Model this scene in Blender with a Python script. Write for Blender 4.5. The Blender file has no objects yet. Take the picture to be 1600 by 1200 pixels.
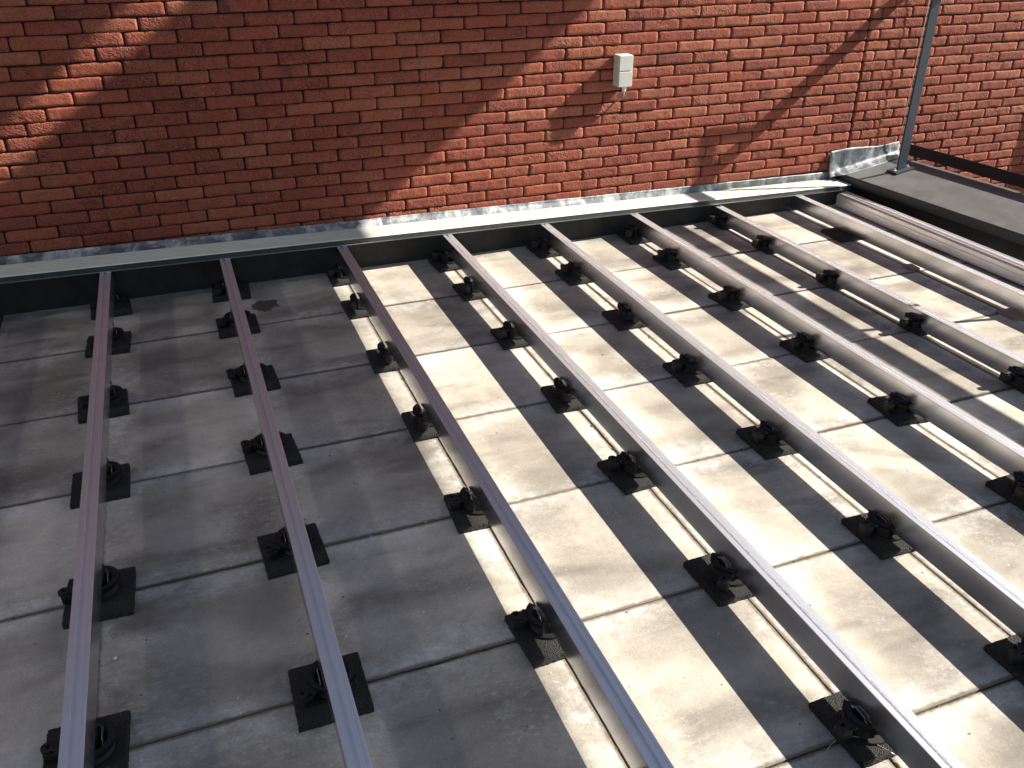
import bpy, bmesh, math, random
import numpy as np
from mathutils import Vector, Matrix

random.seed(7)
rng = np.random.default_rng(11)
R = math.radians
scn = bpy.context.scene
col = scn.collection

# ------------------------------------------------------------------ camera
cam_d = bpy.data.cameras.new("camera")
cam = bpy.data.objects.new("camera", cam_d)
col.objects.link(cam)
scn.camera = cam
cam_d.sensor_width = 36.0
cam_d.lens = 36.0 * 1381.0 / 1600.0
cam_d.clip_start = 0.05
cam_d.clip_end = 500
YAW, PITCH, ROLL = 0.3632, -0.4999, -0.0032
fw = Vector((math.sin(YAW) * math.cos(PITCH), math.cos(YAW) * math.cos(PITCH), math.sin(PITCH)))
r0 = fw.cross(Vector((0, 0, 1))).normalized()
u0 = r0.cross(fw)
rr = math.cos(ROLL) * r0 + math.sin(ROLL) * u0
uu = -math.sin(ROLL) * r0 + math.cos(ROLL) * u0
M = Matrix.Identity(4)
for i in range(3):
    M[i][0], M[i][1], M[i][2] = rr[i], uu[i], -fw[i]
M[0][3], M[1][3], M[2][3] = 0.8657, -3.9404, 1.5148
cam.matrix_world = M

# ------------------------------------------------------------------ light
SUN = Vector((1.0, -0.195, 0.79)).normalized()
EL = math.asin(SUN.z)
AZ = math.atan2(SUN.x, SUN.y)
world = bpy.data.worlds.new("World")
scn.world = world
world.use_nodes = True
wn = world.node_tree
wn.nodes.clear()
sky = wn.nodes.new("ShaderNodeTexSky")
sky.sky_type = 'NISHITA'
sky.sun_disc = False
sky.sun_elevation = EL
sky.sun_rotation = AZ
sky.dust_density = 1.0
bg = wn.nodes.new("ShaderNodeBackground")
bg.inputs[1].default_value = 0.048
wo = wn.nodes.new("ShaderNodeOutputWorld")
hs = wn.nodes.new("ShaderNodeHueSaturation")      # thin high haze: paler sky than a clear one
hs.inputs['Saturation'].default_value = 0.85
wn.links.new(sky.outputs[0], hs.inputs['Color'])
wn.links.new(hs.outputs[0], bg.inputs[0])
wn.links.new(bg.outputs[0], wo.inputs[0])

sun_d = bpy.data.lights.new("sun", 'SUN')
sun_d.energy = 5.0
sun_d.angle = R(0.42)
sun_d.color = (1.0, 0.92, 0.79)
sun = bpy.data.objects.new("sun", sun_d)
col.objects.link(sun)
sun.rotation_euler = SUN.to_track_quat('Z', 'Y').to_euler()
sun.location = SUN * 12

scn.view_settings.view_transform = 'Standard'
scn.view_settings.look = 'None'
scn.view_settings.exposure = 1.20
scn.view_settings.gamma = 1
scn.view_settings.use_curve_mapping = False
scn.render.engine = 'CYCLES'
scn.cycles.use_denoising = True
scn.cycles.max_bounces = 8
scn.cycles.diffuse_bounces = 4
scn.cycles.glossy_bounces = 4
scn.cycles.caustics_reflective = True
scn.cycles.blur_glossy = 0.0
scn.cycles.use_guiding = True
scn.cycles.use_surface_guiding = True
scn.cycles.caustics_refractive = False
scn.cycles.sample_clamp_indirect = 0.0


# ------------------------------------------------------------------ helpers
class MB:
    """collects geometry for ONE mesh object"""
    def __init__(self):
        self.v, self.f, self.m = [], [], []

    def quadgrid(self, pts, nu, nv, mat=0, flip=False):
        b = len(self.v)
        self.v += [tuple(p) for p in pts]
        for i in range(nu - 1):
            for j in range(nv - 1):
                q = [b + i * nv + j, b + (i + 1) * nv + j, b + (i + 1) * nv + j + 1, b + i * nv + j + 1]
                self.f.append(q[::-1] if flip else q)
                self.m.append(mat)

    def box(self, x0, x1, y0, y1, z0, z1, bev=0.0, mat=0, M4=None):
        bm = bmesh.new()
        bmesh.ops.create_cube(bm, size=1)
        for v in bm.verts:
            v.co = Vector(((x0 + x1) / 2 + v.co.x * (x1 - x0), (y0 + y1) / 2 + v.co.y * (y1 - y0),
                           (z0 + z1) / 2 + v.co.z * (z1 - z0)))
        if bev > 0:
            bmesh.ops.bevel(bm, geom=bm.edges[:], offset=bev, segments=2, affect='EDGES', profile=0.5)
        self.add_bm(bm, mat, M4)

    def add_bm(self, bm, mat=0, M4=None):
        b = len(self.v)
        bm.verts.index_update()
        for v in bm.verts:
            co = M4 @ v.co if M4 else v.co
            self.v.append(tuple(co))
        for f in bm.faces:
            self.f.append([b + v.index for v in f.verts])
            self.m.append(mat)
        bm.free()

    def lathe(self, prof, seg=40, a0=0.0, a1=2 * math.pi, mat=0, rfun=None, M4=None):
        """closed profile list of (r, z) swept round z between two angles"""
        full = abs(a1 - a0 - 2 * math.pi) < 1e-6
        n = seg if full else seg + 1
        b = len(self.v)
        k = len(prof)
        for i in range(n):
            a = a0 + (a1 - a0) * i / seg
            for (r, z) in prof:
                r2 = rfun(r, z, i) if rfun else r
                co = Vector((r2 * math.cos(a), r2 * math.sin(a), z))
                if M4:
                    co = M4 @ co
                self.v.append(tuple(co))
        for i in range(seg):
            i2 = (i + 1) % n
            for j in range(k):
                j2 = (j + 1) % k
                self.f.append([b + i * k + j, b + i2 * k + j, b + i2 * k + j2, b + i * k + j2])
                self.m.append(mat)
        if not full:
            self.f.append([b + j for j in range(k)][::-1])
            self.m.append(mat)
            self.f.append([b + (n - 1) * k + j for j in range(k)])
            self.m.append(mat)

    def tube(self, pts, r, seg=10, mat=0):
        pts = [Vector(p) for p in pts]
        b = len(self.v)
        n = len(pts)
        for i, p in enumerate(pts):
            t = (pts[min(i + 1, n - 1)] - pts[max(i - 1, 0)]).normalized()
            a = t.orthogonal().normalized()
            c = t.cross(a)
            for s in range(seg):
                w = 2 * math.pi * s / seg
                self.v.append(tuple(p + (a * math.cos(w) + c * math.sin(w)) * r))
        for i in range(n - 1):
            for s in range(seg):
                s2 = (s + 1) % seg
                self.f.append([b + i * seg + s, b + i * seg + s2, b + (i + 1) * seg + s2, b + (i + 1) * seg + s])
                self.m.append(mat)
        self.f.append([b + s for s in range(seg)][::-1]); self.m.append(mat)
        self.f.append([b + (n - 1) * seg + s for s in range(seg)]); self.m.append(mat)

    def prism(self, prof, p0, p1, ax='y', mat=0):
        """closed (x,z) profile extruded along y (or (y,z) along x)"""
        b = len(self.v)
        k = len(prof)
        for t in (p0, p1):
            for (a, z) in prof:
                self.v.append((a, t, z) if ax == 'y' else (t, a, z))
        for j in range(k):
            j2 = (j + 1) % k
            self.f.append([b + j, b + j2, b + k + j2, b + k + j]); self.m.append(mat)
        self.f.append([b + j for j in range(k)][::-1]); self.m.append(mat)
        self.f.append([b + k + j for j in range(k)]); self.m.append(mat)

    def build(self, name, mats, parent=None, smooth=None, loc=None, fixn=True):
        me = bpy.data.meshes.new(name)
        me.from_pydata(self.v, [], self.f)
        if not isinstance(mats, (list, tuple)):
            mats = [mats]
        for m in mats:
            me.materials.append(m)
        if len(mats) > 1:
            me.polygons.foreach_set("material_index", self.m)
        if fixn:
            bm = bmesh.new()
            bm.from_mesh(me)
            bmesh.ops.recalc_face_normals(bm, faces=bm.faces[:])
            bm.to_mesh(me)
            bm.free()
        me.update()
        if smooth is not None:
            me.polygons.foreach_set("use_smooth", [True] * len(me.polygons))
            if smooth < 180:
                me.set_sharp_from_angle(angle=R(smooth))
        o = bpy.data.objects.new(name, me)
        col.objects.link(o)
        if parent:
            o.parent = parent
        if loc:
            o.location = loc
        return o


def tag(o, label, cat, group=None):
    o['label'] = label
    o['category'] = cat
    if group:
        o['group'] = group
    return o


def thing(name, label, cat, loc=(0, 0, 0), rz=0.0, group=None):
    o = bpy.data.objects.new(name, None)
    o.empty_display_size = 0.05
    col.objects.link(o)
    o.location = loc
    o.rotation_euler = (0, 0, rz)
    return tag(o, label, cat, group)


def struct(o):
    o['kind'] = 'structure'
    return o


# numpy value noise -----------------------------------------------------
def _h(ix, iy, iz, s):
    n = (ix * 374761393 + iy * 668265263 + iz * 2147483647 + s * 1274126177) & 0xffffffff
    n = ((n ^ (n >> 13)) * 1274126177) & 0xffffffff
    return ((n ^ (n >> 16)) & 0xffff) / 65535.0


def vnoise(p, s=0):
    p = np.asarray(p, float)
    i = np.floor(p).astype(np.int64)
    f = p - i
    f = f * f * (3 - 2 * f)
    out = 0
    for dx in (0, 1):
        for dy in (0, 1):
            for dz in (0, 1):
                w = (f[:, 0] if dx else 1 - f[:, 0]) * (f[:, 1] if dy else 1 - f[:, 1]) * (f[:, 2] if dz else 1 - f[:, 2])
                out = out + w * _h(i[:, 0] + dx, i[:, 1] + dy, i[:, 2] + dz, s)
    return out * 2 - 1


# ------------------------------------------------------------------ materials
class NT:
    def __init__(self, name):
        self.mat = bpy.data.materials.new(name)
        self.mat.use_nodes = True
        self.t = self.mat.node_tree
        self.t.nodes.clear()
        self.out = self.n("ShaderNodeOutputMaterial")
        self.b = self.n("ShaderNodeBsdfPrincipled")
        self.l(self.b.outputs[0], self.out.inputs[0])

    def n(self, t, **kw):
        nd = self.t.nodes.new(t)
        for k, v in kw.items():
            setattr(nd, k, v)
        return nd

    def l(self, a, b):
        self.t.links.new(a, b)

    def set(self, sock, v):
        s = self.b.inputs[sock]
        if hasattr(v, 'links') or hasattr(v, 'is_output'):
            self.l(v, s)
        else:
            s.default_value = (*v, 1) if isinstance(v, (tuple, list)) and len(v) == 3 else v

    def inp(self, s, v):
        if hasattr(v, 'is_output'):
            self.l(v, s)
        else:
            s.default_value = v

    def coord(self, scale=(1, 1, 1), kind="Object", add=None, rot=(0, 0, 0)):
        tc = self.n("ShaderNodeTexCoord")
        o = tc.outputs[kind]
        if add is not None:
            va = self.n("ShaderNodeVectorMath", operation='ADD')
            self.l(o, va.inputs[0]); self.l(add, va.inputs[1])
            o = va.outputs[0]
        mp = self.n("ShaderNodeMapping")
        mp.inputs['Scale'].default_value = scale
        mp.inputs['Rotation'].default_value = rot
        self.l(o, mp.inputs[0])
        return mp.outputs[0]

    def noise(self, vec, scale, detail=4, rough=0.55, dist=0.0):
        nd = self.n("ShaderNodeTexNoise")
        self.l(vec, nd.inputs['Vector'])
        nd.inputs['Scale'].default_value = scale
        nd.inputs['Detail'].default_value = detail
        nd.inputs['Roughness'].default_value = rough
        nd.inputs['Distortion'].default_value = dist
        return nd.outputs[0]

    def vor(self, vec, scale, feature='F1'):
        nd = self.n("ShaderNodeTexVoronoi", feature=feature)
        self.l(vec, nd.inputs['Vector'])
        nd.inputs['Scale'].default_value = scale
        return nd.outputs['Distance'], nd.outputs.get('Color')

    def ramp(self, f, stops, interp='LINEAR'):
        nd = self.n("ShaderNodeValToRGB")
        nd.color_ramp.interpolation = interp
        el = nd.color_ramp.elements
        while len(el) < len(stops):
            el.new(0.5)
        for e, (p, c) in zip(el, stops):
            e.position = p
            c = (c, c, c) if not isinstance(c, (tuple, list)) else c
            e.color = (*c, 1)
        self.l(f, nd.inputs[0])
        return nd.outputs[0]

    def math(self, op, a, b=None, clamp=False):
        nd = self.n("ShaderNodeMath", operation=op)
        nd.use_clamp = clamp
        self.inp(nd.inputs[0], a)
        if b is not None:
            self.inp(nd.inputs[1], b)
        return nd.outputs[0]

    def mix(self, fac, a, b, mode='MIX'):
        nd = self.n("ShaderNodeMix", data_type='RGBA', blend_type=mode)
        self.inp(nd.inputs[0], fac)
        for s, v in ((nd.inputs[6], a), (nd.inputs[7], b)):
            if hasattr(v, 'is_output'):
                self.l(v, s)
            else:
                s.default_value = (*v, 1)
        return nd.outputs[2]

    def bump(self, h, strength=0.3, dist=0.01, prev=None):
        nd = self.n("ShaderNodeBump")
        nd.inputs['Strength'].default_value = strength
        nd.inputs['Distance'].default_value = dist
        self.l(h, nd.inputs['Height'])
        if prev is not None:
            self.l(prev, nd.inputs['Normal'])
        self.l(nd.outputs[0], self.b.inputs['Normal'])
        return nd.outputs[0]

    def attr(self, name):
        nd = self.n("ShaderNodeAttribute")
        nd.attribute_name = name
        return nd


TX, TY = 0.5, 0.5033          # tile module


def mat_concrete():
    k = NT("concrete_paver")
    at = k.attr("tile_rand")
    sc = k.n("ShaderNodeVectorMath", operation='SCALE')
    k.l(at.outputs['Color'], sc.inputs[0]); sc.inputs['Scale'].default_value = 37.0
    off = sc.outputs[0]
    sep = k.n("ShaderNodeSeparateColor"); k.l(at.outputs['Color'], sep.inputs[0])
    vs = k.coord((1.0, 1.8, 1), add=off)
    vi = k.coord((1, 1, 1), add=off)
    base = k.mix(k.ramp(k.noise(vi, 6.0, 6, 0.62), [(0.3, 0), (0.7, 1)]), (0.37, 0.335, 0.285), (0.53, 0.488, 0.43))
    # damp, darker clouds drawn out across the slabs
    blot = k.ramp(k.noise(vs, 2.2, 4, 0.45, 0.6), [(0.42, 0), (0.62, 1)])
    c = k.mix(k.math('MULTIPLY', blot, 0.75), base, (0.175, 0.158, 0.134))
    blot2 = k.ramp(k.noise(k.coord((0.85, 2.5, 1), add=off), 3.1, 3, 0.45, 0.5), [(0.57, 0), (0.70, 1)])
    c = k.mix(k.math('MULTIPLY', blot2, 0.55), c, (0.12, 0.11, 0.097))
    # pale lime bloom towards the joints
    tc = k.coord((1 / TX, 1 / TY, 1))
    sx = k.n("ShaderNodeSeparateXYZ"); k.l(tc, sx.inputs[0])

    def edge(s):
        f = k.math('FRACT', k.math('ADD', s, 40.0))
        return k.math('SUBTRACT', 0.5, k.math('ABSOLUTE', k.math('SUBTRACT', f, 0.5)))
    ex, ey = edge(sx.outputs[0]), edge(sx.outputs[1])
    ed = k.math('MINIMUM', ex, ey)
    nz = k.noise(vi, 5.0, 5, 0.6)
    eb = k.math('ADD', ed, k.math('MULTIPLY', k.math('SUBTRACT', nz, 0.5), -0.55))
    bloom = k.ramp(eb, [(0.02, 1), (0.19, 0)])
    wisp = k.noise(k.coord((1, 1.8, 1), add=off, rot=(0, 0, 0.5)), 42, 6, 0.75, 0.4)
    streak = k.math('MULTIPLY', k.ramp(k.noise(vi, 20, 4, 0.7), [(0.35, 0.3), (0.65, 1)]), k.ramp(wisp, [(0.36, 0.35), (0.62, 1)]))
    c = k.mix(k.math('MULTIPLY', k.math('MULTIPLY', bloom, streak), 0.85), c, (0.64, 0.63, 0.61))
    # faint pale scuffs in patches away from the joints
    scf = k.math('MULTIPLY', k.ramp(wisp, [(0.50, 0), (0.66, 1)]), k.ramp(k.noise(vi, 4.2, 3, 0.5), [(0.50, 0), (0.64, 1)]))
    c = k.mix(k.math('MULTIPLY', scf, 0.6), c, (0.56, 0.55, 0.53))
    # one dried rusty puddle mark beside the second rail
    pc = k.n("ShaderNodeTexCoord")
    ds = k.n("ShaderNodeVectorMath", operation='DISTANCE'); k.l(pc.outputs['Object'], ds.inputs[0]); ds.inputs[1].default_value = (1.115, -0.305, 0)
    pud = k.ramp(k.math('ADD', ds.outputs['Value'], k.math('MULTIPLY', k.noise(pc.outputs['Object'], 22, 4, 0.6), 0.07)), [(0.092, 1), (0.098, 0)])
    c = k.mix(k.math('MULTIPLY', pud, 0.85), c, (0.055, 0.035, 0.022))
    # dirt hugging the joints
    jd = k.ramp(k.math('ADD', ed, k.math('MULTIPLY', k.noise(vi, 45, 3, 0.6), -0.022)), [(0.0, 1), (0.014, 0)])
    c = k.mix(k.math('MULTIPLY', jd, 0.75), c, (0.10, 0.075, 0.05))
    # tile to tile difference, grain, specks, pits
    c = k.mix(1.0, c, k.ramp(sep.outputs[0], [(0, 0.74), (1, 1.10)]), 'MULTIPLY')
    grain = k.noise(vi, 190, 3, 0.7)
    c = k.mix(1.0, c, k.ramp(grain, [(0.3, 0.86), (0.7, 1.12)]), 'MULTIPLY')
    mott = k.noise(vi, 38, 4, 0.65)
    c = k.mix(1.0, c, k.ramp(mott, [(0.3, 0.93), (0.7, 1.05)]), 'MULTIPLY')
    d, cc = k.vor(vi, 34)
    spk = k.math('MULTIPLY', k.ramp(d, [(0.05, 1), (0.085, 0)]), k.ramp(k.noise(vi, 9, 2), [(0.58, 0), (0.62, 1)]))
    c = k.mix(spk, c, (0.72, 0.70, 0.66))
    d2, _ = k.vor(k.coord((1, 1, 1), add=off, rot=(0, 0, 0.7)), 21)
    pit = k.math('MULTIPLY', k.ramp(d2, [(0.045, 1), (0.08, 0)]), k.ramp(k.noise(vi, 6, 2), [(0.55, 0), (0.6, 1)]))
    c = k.mix(pit, c, (0.09, 0.08, 0.07))
    k.set('Base Color', c)
    k.set('Roughness', k.ramp(blot, [(0, 0.9), (1, 0.72)]))
    b1 = k.bump(grain, 0.25, 0.002)
    k.bump(mott, 0.3, 0.004, b1)
    return k.mat


def mat_joint():
    k = NT("joint_dirt")
    v = k.coord()
    n = k.noise(v, 60, 5, 0.7)
    c = k.ramp(n, [(0.3, (0.02, 0.016, 0.012)), (0.5, (0.055, 0.038, 0.024)), (0.72, (0.20, 0.14, 0.085))])
    k.set('Base Color', c); k.set('Roughness', 0.95)
    k.bump(n, 0.8, 0.01)
    return k.mat


def mat_brick():
    k = NT("red_brick")
    at = k.attr("brick_rand")
    sc = k.n("ShaderNodeVectorMath", operation='SCALE')
    k.l(at.outputs['Color'], sc.inputs[0]); sc.inputs['Scale'].default_value = 23.0
    off = sc.outputs[0]
    sep = k.n("ShaderNodeSeparateColor"); k.l(at.outputs['Color'], sep.inputs[0])
    c = k.ramp(sep.outputs[0], [(0.0, (0.225, 0.056, 0.034)), (0.35, (0.285, 0.072, 0.040)), (0.7, (0.33, 0.092, 0.049)),
                                (1.0, (0.37, 0.130, 0.073))])
    v = k.coord((1, 1, 1), add=off)
    c = k.mix(k.ramp(k.noise(v, 14, 5, 0.6), [(0.42, 0), (0.66, 0.55)]), c, (0.30, 0.062, 0.040))
    # sandy bloom left from the mould
    c = k.mix(k.ramp(k.noise(k.coord((1, 1, 2), add=off), 22, 5, 0.65), [(0.56, 0), (0.75, 0.30)]), c, (0.46, 0.19, 0.115))
    # scorched corners on a few
    sco = k.math('MULTIPLY', k.ramp(k.noise(v, 9, 3), [(0.55, 0), (0.68, 1)]), k.ramp(sep.outputs[1], [(0.8, 0), (0.95, 0.7)]))
    c = k.mix(sco, c, (0.085, 0.035, 0.03))
    fine = k.noise(v, 120, 5, 0.75)
    c = k.mix(1.0, c, k.ramp(fine, [(0.32, 0.62), (0.62, 1.12)]), 'MULTIPLY')
    d, _ = k.vor(v, 60)
    c = k.mix(k.math('MULTIPLY', k.ramp(d, [(0.05, 1), (0.1, 0)]), k.ramp(k.noise(v, 7, 2), [(0.6, 0), (0.66, 0.9)])), c, (0.05, 0.022, 0.018))
    w = k.n("ShaderNodeTexWave")
    k.l(k.coord((1.0, 1, 1.7), add=off, rot=(0, 0.5, 0)), w.inputs['Vector'])
    w.inputs['Scale'].default_value = 16; w.inputs['Distortion'].default_value = 14
    w.inputs['Detail'].default_value = 3; w.inputs['Detail Scale'].default_value = 2.2
    rough = k.ramp(sep.outputs[2], [(0.25, 0.12), (0.9, 1.0)])
    crk = k.ramp(w.outputs['Fac'], [(0.0, 1), (0.16, 0.0)])
    crk = k.math('MULTIPLY', k.math('MULTIPLY', crk, rough), k.ramp(k.noise(v, 20, 3, 0.6), [(0.45, 0), (0.6, 1)]))
    c = k.mix(k.math('MULTIPLY', crk, 0.72), c, (0.075, 0.022, 0.016))
    k.set('Base Color', c); k.set('Roughness', 0.88)
    h = k.math('ADD', k.math('MULTIPLY', k.math('MULTIPLY', w.outputs['Fac'], rough), 0.35), k.math('MULTIPLY', k.noise(v, 62, 6, 0.72), 1.0))
    h = k.math('SUBTRACT', h, k.math('MULTIPLY', crk, 0.7))
    b1 = k.bump(h, 0.8, 0.0075)
    k.bump(fine, 0.35, 0.002, b1)
    return k.mat


def mat_mortar():
    k = NT("dark_mortar")
    n = k.noise(k.coord(), 90, 4, 0.7)
    k.set('Base Color', k.ramp(n, [(0.3, (0.014, 0.009, 0.008)), (0.7, (0.045, 0.026, 0.020))]))
    k.set('Roughness', 0.95)
    k.bump(n, 0.7, 0.006)
    return k.mat


def mat_alu(name, colr=(0.70, 0.705, 0.73), rough=0.22, metal=1.0):
    k = NT(name)
    v = k.coord((260, 0.5, 260))
    n = k.noise(v, 1.0, 3, 0.6)
    sm = k.noise(k.coord((2, 5, 2)), 3.0, 4, 0.6)
    k.set('Base Color', k.mix(k.ramp(sm, [(0.35, 0), (0.7, 0.35)]), colr, tuple(x * 0.82 for x in colr)))
    k.set('Metallic', metal)
    k.set('Roughness', k.math('ADD', k.math('MULTIPLY', sm, 0.12), rough - 0.05))
    return k.mat


def mat_plain(name, c, rough=0.5, metal=0.0, nscale=40, namt=0.25, bump=0.15, bd=0.002, c2=None):
    k = NT(name)
    n = k.noise(k.coord(), nscale, 5, 0.65)
    lo = tuple(x * (1 - namt) for x in c)
    hi = c2 if c2 else tuple(min(1, x * (1 + namt)) for x in c)
    k.set('Base Color', k.ramp(n, [(0.3, lo), (0.7, hi)]))
    k.set('Roughness', k.ramp(n, [(0.3, max(0.05, rough - 0.08)), (0.7, min(1, rough + 0.08))]))
    k.set('Metallic', metal)
    if bump:
        k.bump(n, bump, bd)
    return k.mat


def mat_rubber():
    k = NT("granulate_rubber")
    v = k.coord((1, 1, 1), kind="Object")
    d, cc = k.vor(v, 330)
    n = k.noise(v, 60, 3)
    c = k.ramp(d, [(0.0, (0.050, 0.050, 0.053)), (0.5, (0.020, 0.020, 0.022)), (0.9, (0.006, 0.006, 0.006))])
    d2, _ = k.vor(v, 120)
    c = k.mix(k.math('MULTIPLY', k.ramp(d2, [(0.10, 1), (0.16, 0)]), k.ramp(n, [(0.58, 0), (0.64, 0.8)])), c, (0.35, 0.34, 0.31))
    k.set('Base Color', c); k.set('Roughness', 0.82)
    k.bump(k.math('SUBTRACT', 1.0, d), 1.0, 0.004)
    return k.mat


def mat_lead():
    k = NT("weathered_lead")
    v = k.coord((1, 1, 1))
    n1 = k.noise(k.coord((1.6, 1, 0.8)), 7, 6, 0.72, 0.5)
    n2 = k.noise(v, 40, 5, 0.7)
    c = k.ramp(k.math('ADD', k.math('MULTIPLY', n1, 0.8), k.math('MULTIPLY', n2, 0.2)),
               [(0.36, (0.085, 0.098, 0.112)), (0.48, (0.16, 0.18, 0.20)), (0.55, (0.34, 0.365, 0.39)), (0.68, (0.64, 0.65, 0.66))])
    k.set('Base Color', c)
    k.set('Metallic', 0.25)
    k.set('Roughness', k.ramp(n1, [(0.4, 0.42), (0.7, 0.65)]))
    k.bump(n1, 0.25, 0.01)
    return k.mat


def mat_board():
    k = NT("grooved_composite")
    n = k.noise(k.coord((1.2, 60, 60)), 3, 4, 0.6)
    s = k.noise(k.coord((1, 1, 1)), 9, 4, 0.6)
    c = k.mix(n, (0.60, 0.61, 0.54), (0.69, 0.70, 0.62))
    c = k.mix(k.ramp(s, [(0.5, 0), (0.75, 0.4)]), c, (0.45, 0.46, 0.41))
    k.set('Base Color', c); k.set('Roughness', 0.72)
    k.bump(n, 0.2, 0.002)
    return k.mat


CONC, JOINT, BRICK, MORT = mat_concrete(), mat_joint(), mat_brick(), mat_mortar()
ALU = mat_alu("mill_aluminium")
ALU_T = mat_alu("sheen_tinted_aluminium", (0.76, 0.765, 0.80), 0.38, 0.74)  # paler, rougher aluminium copy for tops: sun and sky sheen put into colour
ALU_B = mat_alu("edge_aluminium", (0.62, 0.63, 0.64), 0.33)
RUB = mat_rubber()
BLK = mat_plain("black_plastic", (0.0055, 0.0055, 0.006), 0.58, nscale=70, namt=0.3, bump=0.1, bd=0.001)
STEEL = mat_plain("galvanised_steel", (0.62, 0.62, 0.63), 0.32, 1.0, 60, 0.15, 0.05)
BITU = mat_plain("black_bitumen", (0.018, 0.018, 0.018), 0.75, 0, 14, 0.5, 0.5, 0.006, c2=(0.032, 0.032, 0.030))
LEAD, BOARD = mat_lead(), mat_board()
BEDGE = mat_plain("dark_edge_strip", (0.030, 0.040, 0.042), 0.55, 0, 30, 0.2)
COPE = mat_plain("grey_zinc_coping", (0.145, 0.155, 0.158), 0.40, 0.2, 9, 0.16, 0.06, 0.003)
COPED = mat_plain("dark_coping_edge", (0.045, 0.05, 0.047), 0.5, 0.2, 12, 0.2, 0.05)
STRIP = mat_plain("black_upstand_strip", (0.014, 0.012, 0.015), 0.55, 0, 25, 0.3, 0.1)
POSTM = mat_plain("blue_grey_powder_coat", (0.038, 0.051, 0.068), 0.42, 0.0, 60, 0.06, 0.04, 0.0008)
WHITE = mat_plain("white_plastic", (0.62, 0.64, 0.60), 0.38, 0, 20, 0.04, 0.02)
GREYC = mat_plain("grey_cable", (0.30, 0.28, 0.26), 0.5, 0, 20, 0.05, 0)
TAN = mat_plain("tan_shim", (0.24, 0.19, 0.15), 0.8, 0, 30, 0.2)
PALE = mat_plain("pale_stone", (0.70, 0.68, 0.62), 0.8, 0, 60, 0.1, 0.3)
GROUNDM = mat_plain("ground_paving", (0.20, 0.19, 0.175), 0.9, 0, 3, 0.3, 0.2)
SLATE = mat_plain("dark_slate_cladding", (0.045, 0.048, 0.055), 0.7, 0, 10, 0.2)
SCREEN = mat_plain("shade_caster_panel", (0.55, 0.55, 0.53), 0.7, 0, 10, 0.08)

# ------------------------------------------------------------------ the setting
WY = 0.09                      # face of the brick wall


def rail_top(x):
    return 0.179 - 0.021 * x


g = MB()
g.quadgrid([(-120, -120, -3.2), (-120, 120, -3.2), (120, -120, -3.2), (120, 120, -3.2)], 2, 2, flip=True)
struct(g.build("ground", GROUNDM, fixn=False))

# paved roof: slabs with worn edges over a dirt bed, one surface
fl = MB()
tcol = []
NX0, NX1, NY = -6, 9, 13
for i in range(NX0, NX1):
    for j in range(NY):
        x0, x1 = i * TX, (i + 1) * TX
        y1 = -j * TY if j else -0.012
        y0 = -(j + 1) * TY
        gp = 0.0014
        x0 += gp + random.uniform(-.0008, .0012); x1 -= gp + random.uniform(-.0008, .0012)
        y0 += gp + random.uniform(-.0005, .0018); y1 -= gp + random.uniform(-.0005, .0018)
        tz = random.uniform(-.0018, .0012)
        tx, ty = random.uniform(-.003, .003), random.uniform(-.003, .003)
        near = (-2 <= i and j < 8)
        n = 26 if near else 2
        b0 = len(fl.v)
        ts = np.linspace(0, 1, n)
        rings = []
        per = []
        for t in ts[:-1]: per.append((x0 + (x1 - x0) * t, y0))
        for t in ts[:-1]: per.append((x1, y0 + (y1 - y0) * t))
        for t in ts[:-1]: per.append((x1 - (x1 - x0) * t, y1))
        for t in ts[:-1]: per.append((x0, y1 - (y1 - y0) * t))
        per = np.array(per)
        cx, cy = (x0 + x1) / 2, (y0 + y1) / 2
        P3 = np.column_stack([per * 60, np.full(len(per), i * 3.1 + j * 7.7)])
        nz = vnoise(P3, 3) * 0.0009 + vnoise(P3 * 0.25, 5) * 0.0008
        chip = np.clip(vnoise(P3 * 0.35, 9) - 0.62, 0, 1) * 0.016

        def ring(inset, z, amp):
            out = []
            for q, (px, py) in enumerate(per):
                dx, dy = cx - px, cy - py
                # move inwards along the edge normal (corners both ways)
                ax = abs(dx) > (x1 - x0) / 2 - 1e-6
                ay = abs(dy) > (y1 - y0) / 2 - 1e-6
                s = inset + (nz[q] + chip[q]) * amp
                qx = px + (math.copysign(s, dx) if ax else 0)
                qy = py + (math.copysign(s, dy) if ay else 0)
                out.append((qx, qy, z + tz + tx * (qx - cx) + ty * (qy - cy)))
            return out
        N = len(per)
        fl.v += ring(0.0, -0.04, 0) + ring(0.0, -0.004, 0.6) + ring(0.0005, -0.0006, 1.0) + ring(0.0016, 0.0, 1.0)
        for k in range(3):
            for q in range(N):
                q2 = (q + 1) % N
                fl.f.append([b0 + k * N + q, b0 + k * N + q2, b0 + (k + 1) * N + q2, b0 + (k + 1) * N + q])
                fl.m.append(0)
        fl.f.append([b0 + 3 * N + q for q in range(N)]); fl.m.append(0)
        rc = (random.random(), random.random(), random.random(), 1)
        tcol += [rc] * (4 * N)
b0 = len(fl.v)
nbx, nby = 2, 2
fl.v += [(NX0 * TX, -NY * TY, -0.005), (NX1 * TX - 0.06, -NY * TY, -0.005), (NX1 * TX - 0.06, -0.03, -0.005), (NX0 * TX, -0.03, -0.005)]
fl.f.append([b0, b0 + 1, b0 + 2, b0 + 3]); fl.m.append(1)
tcol += [(0, 0, 0, 1)] * 4
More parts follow.
